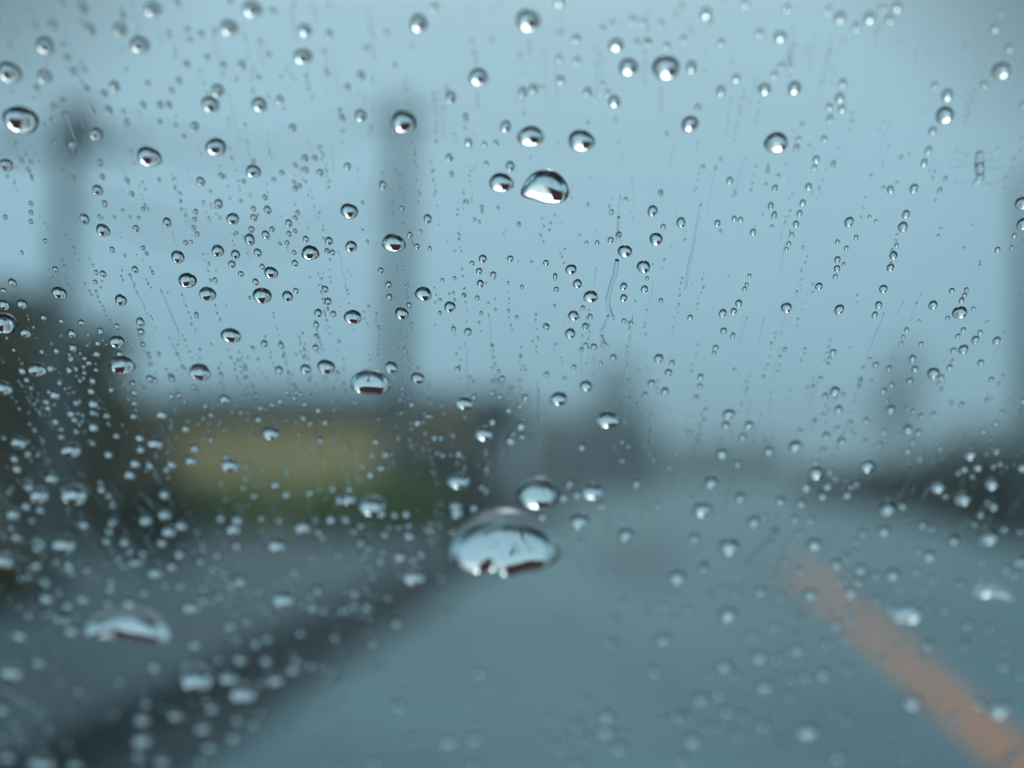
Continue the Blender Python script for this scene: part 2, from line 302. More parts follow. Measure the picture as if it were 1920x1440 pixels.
# ---------------------------------------------------------------- poles and wires
def utility_pole(px, Yd, top_py, r, lean, label, heads):
    x = X(px, Yd); h = Z(top_py, Yd); t = empty('utility_pole', (x, Yd, 0)); tag(t, label, 'utility pole', 'utility poles on the left side')
    b_ = MB(); b_.tube([(0, 0, -.1), (lean*.5, 0, h*.5), (lean, 0, h)], [r, r*.92, r*.8], 16); b_.build('shaft', M['pole'], t)
    for (dx, z, s) in heads:
        tr = MB(); tr.tube([(lean+dx, -.05, h-z-s*1.3), (lean+dx, -.05, h-z)], [s*.5, s*.5], 16); tr.build('transformer', M['transformer'], t)
    ar = MB(); ar.box(lean-.7, lean+.7, -r-.1, -r+.0, h-.5, h-.42); ao = ar.build('crossarm', M['pole'], t)
    for dx in (-.6, -.3, .3, .6):
        ins = MB(); ins.tube([(lean+dx, -r-.05, h-.42), (lean+dx, -r-.05, h-.34), (lean+dx, -r-.05, h-.28)], [.035, .05, .03], 10); ins.build('insulator', M['pale'], ao)
    return Vector((x+lean, Yd, h))
t1 = utility_pole(105, 14, 195, .11, .05, 'grey utility pole with a dark transformer, rising from the dark evergreens', [(.13, .05, .34)])
t2 = utility_pole(738, 28, 185, .24, .12, 'tall grey utility pole in front of the ochre building', [])
lp = empty('street_lamp', (X(1935, 30), 30, 0)); tag(lp, 'tall grey street lamp pole at the right edge of the picture', 'street lamp')
b_ = MB(); b_.tube([(0, 0, 0), (0, 0, 5), (-.02, 0, Z(330, 30))], [.26, .22, .18], 14); b_.build('pole', M['pole'], lp)
b_ = MB(); b_.tube([(-.02, 0, Z(330, 30)-.1), (.6, -.1, Z(300, 30)), (1.4, -.2, Z(300, 30)+.1)], [.07, .06, .05], 10); b_.build('arm', M['pole'], lp)
b_ = MB(); b_.box(1.3, 1.95, -.35, -.05, Z(300, 30)+.02, Z(300, 30)+.16, .04); b_.build('lamp_head', M['steel'], lp)
for k, (dz, lab) in enumerate(((0, 'upper thin dark cable sagging between the two utility poles'), (-.35, 'lower thin dark cable sagging between the two utility poles'))):
    a_, c_ = t1+Vector((.55, -.2, -.28+dz*.0)), t2+Vector((-.55, -.3, -.28))
    if k: a_ = t1+Vector((.1, -.2, -.9)); c_ = t2+Vector((0, -.3, -1.6))
    pts = []
    for i in range(17):
        u = i/16; q = a_.lerp(c_, u); q.z -= (.9+k*.5)*4*u*(1-u)*.55; pts.append(q)
    cb = MB(); cb.tube(pts, [.022]*17, 8); tag(cb.build('cable', M['cable']), lab, 'cable', 'cables between the utility poles')
# overhead board, seen only upside down inside the raindrops
bd = empty('overhead_board', (0, 0, 0)); tag(bd, 'dark maroon board above the road, seen upside down inside the raindrops', 'signboard')
YB, ELO, EHI = 8.0, 19.7, 38
def EZ(el): return EYE+YB*math.tan(R(el))
bx0, bx1 = YB*math.tan(R(-16)), YB*math.tan(R(2))
b_ = MB(); b_.box(bx0, bx1, YB, YB+.12, EZ(ELO), EZ(EHI), .02); b_.build('panel', M['maroon'], bd)
b_ = MB(); b_.box(bx0-.06, bx1+.06, YB+.02, YB+.16, EZ(EHI)+.003, EZ(EHI)+.09); b_.build('frame', M['maroon_dark'], bd); b_ = MB(); b_.box(bx0-.06, bx1+.06, YB+.02, YB+.16, EZ(ELO)-.09, EZ(ELO)-.003); b_.build('frame', M['maroon_dark'], bd)
mxx = YB*math.tan(R(-26))
b_ = MB(); b_.tube([(mxx, YB+.25, 0), (mxx, YB+.25, EZ(EHI)-.2), (mxx+.2, YB+.25, EZ(EHI)+.05), (mxx+.6, YB+.25, EZ(EHI)+.12), (bx1, YB+.25, EZ(EHI)+.12)], [.11, .10, .09, .08, .06], 12); b_.build('mast', M['steel'], bd)
HAZE = .0036
if HAZE:
    b_ = MB(); b_.box(-262, 262, -62, 422, -1.1, 14.2); hz = b_.build('haze', M['earth']); m_ = bpy.data.materials.new('haze_air'); m_.use_nodes = True; n_ = m_.node_tree; n_.nodes.clear()
    pv = n_.nodes.new('ShaderNodeVolumePrincipled'); pv.inputs['Density'].default_value = HAZE; pv.inputs['Color'].default_value = (.80, .97, 1, 1)
    oo = n_.nodes.new('ShaderNodeOutputMaterial'); n_.links.new(pv.outputs[0], oo.inputs['Volume']); hz.data.materials.clear(); hz.data.materials.append(m_); tag(hz, kind='stuff')
# ---------------------------------------------------------------- the car the photo is taken from
car = empty('car', (0, -.6, 0)); tag(car, 'car the photo is taken from, its rain-spotted windshield filling the picture', 'car')
car_off = Vector((0, .6, 0))
def cbuild(b_, name, m, parent=None):
    b_.v = [tuple(Vector(v)+car_off) for v in b_.v]; return b_.build(name, m, parent or car)
def gp(u, v, z=0): return P0 + RT*u + S*v + N*z
b_ = MB(); nu, nv = 24, 16; vs = []; fs = []
for j in range(nv+1):
    for i in range(nu+1): vs.append(gp(-.64+1.28*i/nu, -.40+.66*j/nv))
for j in range(nv):
    for i in range(nu): k = j*(nu+1)+i; fs.append((k, k+nu+1, k+nu+2, k+1))
b_.add(vs, fs); ws = cbuild(b_, 'windshield', M['pane']); ws['label'] = 'tilted clear windshield glass wet with rain'
b_ = MB()
cs = [gp(-.64, -.40), gp(.64, -.40), gp(.64, .26), gp(-.64, .26), gp(-.64, -.40)]
for i in range(4): b_.tube([cs[i], cs[i+1]], [.012, .012], 8)
cbuild(b_, 'rubber_seal', M['seal'], ws)
tp = gp(0, .262); bt = gp(0, -.405)
b_ = MB(); b_.box(-.66, .66, -1.9, tp.y, tp.z+.005, tp.z+.04, .012); cbuild(b_, 'roof', M['headliner'])
b_ = MB(); b_.prism([(-.66, .62), (.66, .62), (.66, .90), (.6, .93), (-.6, .93), (-.66, .90)], .30, bt.y-.01); cbuild(b_, 'dashboard', M['interior'])
b_ = MB(); hp = [(bt.y+.02, .5), (1.75, .5), (1.8, .70), (1.7, .80), (1.2, .86), (bt.y+.02, .93)]
n = len(hp); b_.add([(-.72, y, z) for y, z in hp]+[(.72, y, z) for y, z in hp], [tuple(range(n)), tuple(range(2*n-1, n-1, -1))]+[((i+1) % n, i, n+i, n+(i+1) % n) for i in range(n)]); cbuild(b_, 'hood', M['carpaint'])
for s in (-1, 1):
    b_ = MB(); b_.box(min(s*.66, s*.72), max(s*.66, s*.72), -1.9, bt.y, .25, .95, .02); cbuild(b_, 'door', M['carpaint'])
    b_ = MB(); b_.tube([gp(s*.665, -.42), gp(s*.665, .27)], [.022, .025], 10); b_.tube([(s*.68, -.75, .93), (s*.67, -.75, tp.z+.01)], [.035, .03], 10); cbuild(b_, 'pillar', M['interior'])
    b_ = MB(); xx = s*.33
    b_.box(xx-.24, xx+.24, -.75, -.28, .45, .62, .05); b_.box(xx-.23, xx+.23, -.88, -.74, .6, 1.18, .05); b_.box(xx-.12, xx+.12, -.87, -.77, 1.2, 1.38, .04); cbuild(b_, 'seat', M['seat'])
b_ = MB(); b_.box(-.66, .66, -1.95, -1.9, .25, tp.z); cbuild(b_, 'rear_panel', M['interior'])
b_ = MB(); b_.box(-.66, .66, -1.9, bt.y, .2, .25); cbuild(b_, 'floor_pan', M['interior'])
b_ = MB(); pts = [Vector((.33+.18*math.cos(a), .22+.05*math.sin(a)*.6, .84+.17*math.sin(a))) for a in [2*math.pi*i/32 for i in range(33)]]
b_.tube(pts, [.013]*33, 8, False); cbuild(b_, 'steering_wheel', M['interior'])
# ---------------------------------------------------------------- raindrops
TILES = {
1: '860,55,105 1420,55,125 465,45,70 345,20,45 995,20,50 1290,5,50 295,140,60 505,165,70 460,120,35 675,165,90 785,255,125 255,260,115 1290,160,110 1715,170,85 1705,320,120 1850,190,50 1535,65,50 690,90,50 55,410,150 250,430,90 375,325,50 355,250,35 405,400,45 475,395,40 645,485,65 585,525,45 205,490,40 490,500,40 1225,510,85 1185,590,115 1460,590,100 1575,560,50 805,590,45 900,590,45 950,590,45 610,620,50 305,600,45 355,570,40 370,650,45 295,670,30 1055,165,40 1130,190,45 1205,175,40 1165,320,40 1050,360,45 1255,365,45 1360,365,55 1005,450,40 965,510,40 830,470,40 1070,225,40 1465,235,35 945,190,40 1455,435,35 1330,445,30 1510,305,40 120,680,210 540,755,80 405,815,55 1095,710,55 900,685,35 990,705,30 1035,765,30 1645,720,50 560,915,45 575,995,40 550,1070,70 840,885,155 1215,830,135 1425,965,95 1425,905,30 35,930,90 175,905,30 410,1000,30 715,1015,35 1130,1020,55 1245,990,40 1370,1020,30 1715,890,45 1770,890,40 1720,955,40 1800,970,45 1585,970,35 1540,1010,30 1660,930,35 1660,1060,35 1655,1025,30 475,1230,60 580,1295,85 175,1145,30 175,1195,30 175,1245,30 30,1220,30 765,1285,40 805,1175,30 780,1225,25 940,1250,55 1100,1190,35 1095,1235,30 1090,1280,30 1110,1315,30 1230,1145,55 1310,1230,80 1405,1345,65 1490,1110,35 1505,1180,50 1425,1175,35 1428,1225,45 1415,1290,40 1495,1320,50 1530,1290,35 1625,1255,45 1660,1225,30 1625,1315,35 1660,1300,30 1720,1345,40 1615,1365,30 1850,1355,50 1840,1410,35 1870,1420,35 1655,1420,30 255,1355,30 1045,1365,30 1075,1360,25 805,1395,30 825,1425,25 1355,1130,25 690,1180,20 1330,1310,25 1575,1370,25 1745,1425,115 1225,1410,80 1325,1430,55 1450,1420,50 1000,1445,85',
2: '435,135,120 1050,120,160 1545,255,95 1615,380,130 1825,385,180 770,435,130 615,545,70 1535,570,80 255,185,40 525,40,50 110,425,55 35,490,45 300,365,35 110,650,80 5,665,45 350,690,165 925,710,70 1065,770,165 1350,795,170 715,800,50 870,805,40 805,810,35 605,885,45 950,935,60 900,1030,155 815,920,35 35,935,45 235,1040,50 45,1190,110 120,1140,25 340,1170,30 485,1230,55 295,1370,145 55,1385,75 385,1320,35 425,1385,35 705,1135,30 445,1300,25 1750,1185,65 1770,1345,85 1595,1415,90 1795,1080,35 1600,1120,30 1520,1190,30 1810,1275,35 1910,1250,60 1560,1320,40 1440,1365,30 1515,1350,40 1380,1365,25 880,1170,25 750,1235,25 1225,190,40 1320,215,55 845,225,35 1005,310,35 1470,160,45 1525,130,40 1640,110,50 1700,125,45 1800,130,40 1660,240,45 1725,235,50 1830,255,45 1225,330,45 1325,340,45 1235,450,50 1020,520,60 1080,500,60 1385,515,55 1470,470,35 1500,520,40 1540,675,30 1130,490,30 400,260,25 140,270,40 1225,5,70',
3: '130,75,70 885,95,70 1050,100,75 1165,105,55 975,150,50 1205,40,60 1120,50,45 820,60,45 585,45,50 350,20,50 435,185,50 548,205,75 215,240,50 5,220,45 50,375,70 300,440,50 215,510,60 460,500,80 628,495,85 515,420,45 555,370,45 605,370,40 900,465,50 883,550,60 825,600,45 895,610,50 828,665,45 85,605,45 40,700,110 525,805,155 795,780,40 750,895,45 740,940,35 265,1015,45 708,1050,45 675,1140,40 657,1200,40 637,1260,40 615,1320,30 597,1370,30 585,1400,25 1790,400,120 1695,475,45 1415,480,45 1487,535,75 1473,650,115 1405,735,50 1383,845,45 1358,915,45 1835,270,50 1755,160,50 1790,80,35 1168,1065,45 1300,1060,55 1255,1205,50 1238,1275,60 935,1248,60 1130,1055,25 1205,1030,25 395,1305,40 195,1255,40 290,1230,35 325,1235,35 5,1255,55 210,1300,25 1910,1145,90 1915,1260,80 1865,1325,30 1770,1405,35 1850,1390,25 920,1395,30 870,1360,30 1185,1435,50 1050,1220,25 1088,1243,25 115,940,30 1230,885,30 1060,985,20 415,935,20 975,1335,30 1915,590,40',
4: '1055,140,115 1168,215,105 1475,225,125 1618,225,65 1525,95,85 1330,5,50 1300,450,115 1125,655,130 1835,625,105 1720,635,65 1570,640,50 335,210,90 680,248,75 580,100,40 760,75,40 1438,145,40 1475,60,35 1305,45,45 1660,40,40 1355,100,35 1665,195,35 1830,185,40 1845,255,45 1790,320,50 1875,325,40 1780,385,35 1780,450,30 1775,515,40 1580,500,35 70,150,50 20,195,35 25,275,70 125,270,60 20,385,150 245,345,40 312,75,35 145,430,65 405,435,50 460,375,40 345,365,30 660,485,90 690,615,145 675,550,40 210,640,110 20,745,100 310,780,65 565,420,40 790,370,50 795,425,40 660,395,35 550,490,35 545,550,40 412,515,50 400,575,35 125,645,45 150,695,35 845,690,45 475,575,30 500,600,35 540,640,30 470,620,30 475,655,30 450,700,30 520,700,40 512,760,45 625,750,35 750,715,40 755,765,40 755,825,40 525,830,60 523,880,40 430,825,40 400,885,50 420,920,40 525,960,65 600,895,45 750,900,40 260,820,40 910,890,70 965,785,40 1005,780,40 1040,820,30 1265,805,70 1455,915,45 1355,880,30 1525,1000,110 105,1050,95 400,1095,120 875,1055,95 785,1020,55 790,1085,55 1045,970,50 1095,1080,55 1075,1150,75 965,1170,60 935,1200,45 760,1165,65 730,1230,75 610,1115,55 1295,1180,120 1270,1130,50 290,1250,80 95,1195,60 80,1140,50 155,1110,50 345,1015,40 430,985,35 520,1050,40 655,1010,40 220,1350,110 420,1350,145 165,1300,55 570,1310,50 145,1405,55 225,1425,50 1575,815,40 1615,765,35 1670,765,35 1740,765,30 1790,865,40 1745,940,35 1705,910,40 1830,935,40 1800,1035,40 1530,835,35 1550,1285,55 1610,1340,50 1745,1330,45 1870,1310,40 1915,1370,60 1430,1350,40 1440,790,30 1385,765,30 1380,1250,35 1615,1220,35 925,1340,60',
5: '65,345,110 340,325,90 462,215,105 610,285,75 265,160,40 270,230,40 222,80,35 775,85,40 782,155,45 855,105,40 765,235,30 735,40,30 950,15,40 795,15,50 568,135,25 637,125,25 690,220,30 712,425,45 632,410,30 1153,395,40 1292,75,70 1328,155,55 1402,230,90 1306,335,70 1287,435,60 1372,395,40 1358,290,30 1400,340,35 1700,60,85 1588,170,45 1588,235,45 1705,185,45 1797,250,30 1720,125,25 1350,525,30 1420,510,40 1375,500,30 1530,570,40 1460,600,25 1590,365,30 1630,375,25 1785,575,55 1860,600,35 1840,655,45 1745,715,45 1820,760,50 1710,780,35 1308,625,35 1153,665,35 1255,690,30 1375,730,75 1222,805,110 1500,925,145 655,635,35 280,625,80 430,685,80 692,830,110 745,790,40 905,690,40 875,700,30 850,700,25 958,738,30 850,770,35 893,790,40 1037,795,45 1003,840,35 945,865,45 850,930,50 803,1005,120 1013,955,60 953,1035,60 1017,1015,40 965,1000,35 1355,1075,45 660,1270,120 1412,1330,125 1465,1400,45 1250,1355,55 1325,1340,50 1285,1280,45 1660,1280,45 1845,1190,35 1780,1400,40 1580,1150,35 430,935,50 525,1020,40 395,835,35 485,900,30 250,1115,45 175,1120,40 195,1040,40 225,1190,50 660,1115,45 570,1120,35 540,1110,30 40,1370,90 175,1415,150 645,1410,80 745,1415,50 1885,1115,30 1755,1150,30 1710,895,25 1675,830,30 1625,805,30 1580,1045,30 1130,910,25 1615,1070,25 165,1230,50 120,1180,35 45,1310,40 320,1025,30 790,1300,35 815,1320,35',
6: '583,290,70 880,300,60 1408,275,55 1558,320,90 765,170,45 1128,185,50 1102,275,45 1080,330,40 868,70,40 870,20,40 858,115,30 905,45,25 1168,65,45 1185,10,40 315,265,45 287,310,40 225,320,50 230,420,40 348,185,30 375,110,25 360,160,25 185,515,35 175,545,30 42,345,35 1513,195,35 1595,190,30 1585,220,30 1568,250,35 1635,295,25 1490,350,30 1578,415,30 1548,450,30 1645,470,45 1765,475,45 1672,430,30 1578,525,55 1522,530,35 1500,625,35 1515,590,25 1676,600,40 1410,660,75 1455,682,35 1293,577,45 1307,635,40 1278,702,40 1340,495,30 1260,415,30 1240,455,25 1228,490,25 1160,630,35 1085,610,35 1053,580,25 845,540,40 825,575,25 818,605,25 775,688,30 1000,692,30 855,760,60 800,787,40 905,780,30 877,862,50 1170,862,55 1128,757,40 1175,725,35 1147,815,30 100,680,40 97,730,35 75,795,35 258,890,75 242,950,55 373,952,55 337,1015,50 290,640,25 660,985,35 220,1110,80 310,1170,45 483,1095,65 633,1070,85 808,1010,50 895,1040,50 1030,925,40 943,940,35 1025,1040,35 1107,1062,40 1133,988,35 1267,975,60 1325,992,45 1293,1045,40 1265,1095,45 1215,1005,25 750,1160,45 750,1222,100 828,1220,40 858,1255,35 815,1293,50 697,1298,60 787,1350,45 790,1090,40 1037,1185,95 1618,1120,75 1765,1100,45 1660,1190,55 1585,1200,45 1760,940,40 1740,1285,75 1435,1305,80 1575,1370,90 1750,1410,55 1910,1190,60 1335,1145,40 1450,1090,35 1630,1240,35 1550,1220,35 1747,1185,35 1785,1170,35 925,1340,50 947,1300,35 980,1285,35 160,1275,75 323,1358,60 548,1378,55 668,1392,50 110,1430,110 1150,1425,90 1237,1405,45 1480,1350,35 1690,985,40 1568,835,35 1512,830,30 1797,880,35 1710,810,30 1340,900,35 1297,870,30 1410,890,35 1265,855,30 1915,815,40 1735,695,35 1440,715,25 35,990,35 870,970,35',
7: '75,15,80 470,68,60 360,185,130 25,280,110 820,48,75 925,15,75 950,110,85 1020,78,70 910,170,60 700,165,60 630,60,50 600,160,50 615,110,45 875,345,85 965,305,60 755,280,60 805,230,45 665,268,40 1335,45,65 1315,95,85 1705,85,100 1560,190,105 1240,35,50 1350,385,80 1300,410,50 1195,320,50 1250,350,45 1600,495,135 1655,335,50 1760,540,65 1745,450,40 1860,40,60 1075,540,95 1140,495,55 1015,415,50 1235,465,50 1095,745,80 1295,640,65 1335,710,50 1505,710,60 1440,740,60 1350,830,75 1495,835,70 1645,890,70 1690,680,50 1550,945,100 1475,955,50 1285,935,105 1365,1025,160 1105,945,190 730,515,80 610,510,55 465,490,70 400,665,80 110,695,80 330,595,65 380,525,60 260,485,80 255,395,55 205,300,65 490,320,50 620,430,55 625,390,50 810,450,50 160,575,50 65,905,130 220,850,70 870,870,80 800,1170,90 795,1290,120 780,1370,75 915,1405,90 985,1145,80 1140,1220,90 1190,1105,75 1310,1270,75 1175,1320,80 1335,1170,60 1425,1190,60 45,1380,90 235,1420,140 420,1425,90 1125,1395,60 210,200,55 90,140,55 210,155,40 320,280,45 400,340,45 820,1075,60 1570,45,40 1760,250,35 1810,130,35 1905,240,40 1470,35,40 1330,190,50 730,220,45 930,410,40 1220,240,45 1010,235,60 1040,860,50 1665,830,55 1750,865,55 1230,835,50 325,450,40 10,1110,80 80,1190,50 100,1260,50',
8: '1340,55,110 1130,25,55 1575,45,40 1600,130,90 1890,370,100 410,370,125 380,130,60 330,250,75 245,125,45 380,75,40 325,85,35 265,85,30 155,200,40 230,225,40 110,75,40 70,105,40 25,40,50 505,100,40 505,65,30 625,110,40 450,235,50 405,270,50 300,15,45 365,10,50 650,5,75 225,5,60 75,455,60 140,535,55 75,530,50 5,555,50 1585,510,50 1810,530,50 1810,590,45 1520,600,40 1810,718,85 1505,735,50 1760,900,70 780,910,70 820,985,50 325,1090,85 340,1020,50 605,1295,110 750,1275,85 755,1175,55 1185,1165,60 1325,1200,70 1275,1265,60 1370,1265,65 1235,1325,70 1495,1155,95 1485,1235,95 1560,1330,95 1590,1255,60 1895,1150,80 1815,1180,60 1320,1425,90 740,1430,90 190,1420,80 400,1280,60 405,1235,45 595,1180,50 1370,1065,50 1895,595,50 1720,565,35 545,1415,50 465,1390,50 1155,1270,50 1200,610,40 1290,640,35 175,735,45 250,880,40 1910,1395,70 1785,1380,40 710,1080,45 900,1165,40 700,860,35',
9: '110,15,100 65,145,60 400,55,75 450,25,40 520,110,45 260,200,120 255,580,110 630,38,45 720,45,45 660,115,45 738,185,85 570,280,45 660,325,50 863,293,70 998,322,70 983,392,60 943,455,75 890,390,45 435,445,65 440,383,45 715,465,85 1178,355,85 1385,250,75 1130,110,70 1012,120,45 978,165,40 958,230,40 920,265,50 915,240,40 1150,10,75 1350,72,45 1400,90,35 1525,158,60 1718,150,110 1675,15,45 1810,95,40 1900,110,35 1327,222,45 1085,352,50 1315,335,45 1345,435,45 1410,375,45 1560,400,50 1820,325,50 1865,355,50 1890,275,55 1690,285,35 1100,500,45 1220,425,40 1470,550,50 1370,540,45 1605,635,60 1725,650,50 930,550,45 932,590,45 860,630,65 918,710,60 808,738,60 520,645,50 392,693,55 640,775,80 430,820,90 530,825,60 235,870,90 150,905,60 290,920,60 605,935,60 685,925,70 790,915,80 922,885,55 730,860,45 1378,750,65 1800,865,70 460,990,95 600,1035,60 100,1055,95 200,1030,70 245,1125,75 330,1145,65 5,1150,70 450,1205,80 210,1210,60 130,1210,60 920,1170,60 860,1130,50 700,1240,140 55,1290,100 870,1385,85 1285,1075,120 1775,1120,140 1660,1085,70 1530,1150,55 1815,790,50 1810,730,40 320,1055,50 315,1260,60 25,555,50 300,450,45 545,470,50 670,590,40 1250,1380,50 15,1395,60 1900,920,50 1875,1080,50 870,865,40 915,785,40 1600,730,40',
}
def cap_mesh(b, c, outline, H, nr, shift=0.0, zb=-.00006, power=1.0):
    """outline: (u,v) base points round c in m (u right, v up the slope); a smooth water cap of height H on it, its flat base just wetting the glass."""
    seg = len(outline); R0 = 1.0; ca = min(math.atan2(H, min(1e9, sum(math.hypot(*q) for q in outline)/seg))*2, R(100))
    rs = 1/math.sin(ca) if ca < R(89) else 1.0; base = math.cos(ca)*rs; top = rs-base
    vs = []; fs = []; sm = []
    for i in range(nr):
        th = ca*(1-i/nr); s = rs*math.sin(th); z = (rs*math.cos(th)-base)/top*H
        for (u, v) in outline: vs.append(c+RT*(u*s)+S*(v*s+shift*(1-s))+N*(z if i else zb))
    vs.append(c+N*H+S*shift)
    for i in range(nr-1):
        for j in range(seg): k = (j+1) % seg; fs.append((i*seg+k, i*seg+j, (i+1)*seg+j, (i+1)*seg+k)); sm.append(True)
    for j in range(seg): fs.append(((j+1) % seg+(nr-1)*seg, (nr-1)*seg+j, nr*seg)); sm.append(True)
    fs.append(tuple(range(seg))); sm.append(False)
    b.add(vs, fs, sm)
def drop_into(b, px, py, wpx, r, asp=None, ca=None, rough=.04, seg=None, nr=None, shape=None, dy=0, shift=None):
    """px,py centre and wpx width, all in photo pixels."""
    py += dy; c = on_glass(px, py); k = (c-C0).length/F*.97
    Rm = wpx/2*k
    if asp is None: asp = 1.38 if wpx < 20 else (1.16 if wpx < 34 else 1.02)
    if ca is None: ca = r.uniform(68, 82)+(8 if py > 850 else 0)
    if seg is None: seg = 12 if wpx < 9 else (20 if wpx < 20 else (32 if wpx < 40 else 64))
    if nr is None: nr = 5 if wpx < 9 else (9 if wpx < 20 else (14 if wpx < 40 else 22))
    a1, a2, a3 = r.uniform(0, 6.3), r.uniform(0, 6.3), r.uniform(0, 6.3)
    out = []
    for j in range(seg):
        ph = 2*math.pi*j/seg
        if shape:
            q = shape(ph); out.append((q[0]*Rm, q[1]*Rm)); continue
        m_ = 1+rough*math.cos(2*ph+a1)+rough*.7*math.cos(3*ph+a2)+rough*.3*math.cos(5*ph+a3)
        u, v = math.cos(ph)*m_, math.sin(ph)*m_
        if wpx > 26 and v < 0: v *= .88
        out.append((u*Rm, v*Rm*asp))
    mr = min(math.hypot(*q) for q in out)
    H = (mr*.5+Rm*.5)*math.tan(R(ca)/2)
    cap_mesh(b, c, out, H, nr, shift=(-.04 if shift is None else shift)*Rm*asp)
def blur(py): return abs(math.tan(TILT)/F*(py-520))*BLUR
drops = []
SCL = {1: (0, 0), 2: (640, 0), 3: (1280, 0), 4: (0, 480), 5: (640, 480), 6: (1280, 480), 7: (0, 960), 8: (640, 960), 9: (1280, 960)}
for t_, txt in TILES.items():
    ox, oy = SCL[t_]
    for e in txt.split():
        x, y, w_ = map(int, e.split(',')); drops.append((ox+x/3, oy+y/3, w_/3))
uniq = []
for d in sorted(drops, key=lambda q: -q[2]):
    if all(math.hypot(d[0]-q[0], d[1]-q[1]) > max(5, .33*q[2]) for q in uniq): uniq.append(d)
tw = lambda d: max(d[2]-.20*blur(d[1]), .75*d[2])*(.92 if d[1] < 600 else 1.12 if d[1] > 900 else 1)
def rivulet(b, pts, ws, flat=.5, seg=9, sub=5):
    P = []
    for i in range(len(pts)-1):
        for k in range(sub):
            t = k/sub; P.append((pts[i][0]*(1-t)+pts[i+1][0]*t+math.sin(i*2.1+k)*.4, pts[i][1]*(1-t)+pts[i+1][1]*t, ws[i]*(1-t)+ws[i+1]*t))
    P.append((*pts[-1], ws[-1])); rows = []; n_ = len(P)
    for i, (x, y, w_) in enumerate(P):
        c = on_glass(x, y); a_ = on_glass(*P[max(i-1, 0)][:2]); d_ = on_glass(*P[min(i+1, n_-1)][:2]); t = (d_-a_).normalized(); u = t.cross(N).normalized()
        k = (c-C0).length/F; hw = w_*k/2; row = []
        for j in range(seg): an = math.pi*j/(seg-1); row.append(c+u*(hw*math.cos(an))+N*(hw*flat*math.sin(an)-.00006))
        rows.append(row)
    vs = [p for r in rows for p in r]; fs = []; sm = []
    for i in range(n_-1):
        for j in range(seg-1): fs.append((i*seg+j+1, i*seg+j, (i+1)*seg+j, (i+1)*seg+j+1)); sm.append(True)
        fs.append((i*seg, i*seg+seg-1, (i+1)*seg+seg-1, (i+1)*seg)); sm.append(False)
    fs.append(tuple(range(seg))); fs.append(tuple((n_-1)*seg+seg-1-j for j in range(seg))); sm += [False, False]
    b.add(vs, fs, sm)
# hand-shaped large drops: label, (x, y, width), shape
def poly(pts):
    def f(ph):
        n_ = len(pts); u = ph/(2*math.pi)*n_; i = int(u) % n_; t = u-int(u)
        p0, p1, p2, p3 = (pts[(i+k-1) % n_] for k in range(4))
        g = lambda a, b_, c, d: .5*((2*b_)+(-a+c)*t+(2*a-5*b_+4*c-d)*t*t+(-a+3*b_-3*c+d)*t**3)
        return (g(p0[0], p1[0], p2[0], p3[0]), g(p0[1], p1[1], p2[1], p3[1]))
    return f

SPEC = [
 ('largest raindrop, broad and white with a brown streak at its right end', 945, 1030, 208, [(1,-.16),(.85,.22),(.6,.50),(.15,.68),(-.35,.68),(-.78,.38),(-.99,-.08),(-.86,-.44),(-.5,-.66),(-.22,-.62),(.02,-.74),(.4,-.62),(.75,-.5)], 52),
 ('long flat white raindrop at lower left, wider than it is tall', 237, 1182, 152, [(1,-.22),(.93,.15),(.6,.36),(0,.45),(-.55,.44),(-.88,.2),(-1,-.1),(-.85,-.28),(-.3,-.3),(.2,-.42),(.75,-.5)], 54),
 ('round raindrop with a thick dark upper rim, just above the largest drop', 1008, 930, 80, [(1,0),(.78,.72),(.05,1.0),(-.72,.72),(-.98,.05),(-.72,-.6),(-.1,-.85),(.62,-.72)], 74),
 ('half-moon raindrop with a maroon square inside, largest of the upper half', 1022, 356, 86, [(1,-.3),(.93,.3),(.55,.82),(0,1.0),(-.6,.75),(-.95,.2),(-1,-.28),(-.5,-.52),(.1,-.7),(.7,-.66)], 60),
 ('wide raindrop with a maroon rectangle inside, at the foot of the tall pole', 694, 718, 72, [(1,-.1),(.85,.45),(.35,.78),(-.35,.78),(-.85,.42),(-1,-.15),(-.75,-.6),(-.2,-.75),(.5,-.75),(.9,-.5)], 62),
 ('white comma-shaped raindrop with a thin tail, at the right edge over the road', 1862, 1110, 62, [(1.1,-.62),(.5,.05),(-.1,.42),(-.6,.5),(-.95,.25),(-.9,-.2),(-.5,-.38),(0,-.3),(.5,-.42)], 56),
 ('bean-shaped white raindrop with a dark notch, above the orange road line', 1698, 1153, 54, [(1,-.3),(.8,.3),(.3,.6),(-.35,.6),(-.9,.2),(-.95,-.3),(-.5,-.6),(0,-.62),(.5,-.65)], 58),
]
specs = []
for lab, x, y, w_, pts, ca in SPEC:
    ca += 28 if y > 1000 else (22 if x == 1022 else 10)
    b_ = MB(); drop_into(b_, x, y, w_*(1.05 if w_ > 65 else 1.25), rnd, ca=ca, seg=96, nr=34, shape=poly(pts), shift=.16 if w_ > 150 else .12)
    tag(b_.build('raindrop', M['water']), lab, 'raindrop', 'raindrops on the windshield'); specs.append((x, y, w_, lab))
uniq = [d for d in uniq if all(math.hypot((d[0]-q[0]), (d[1]-q[1])*1.6) > q[2]*.5 for q in specs)]
uniq.sort(key=lambda d: -tw(d))
singles, rest = uniq[:293], uniq[293:]


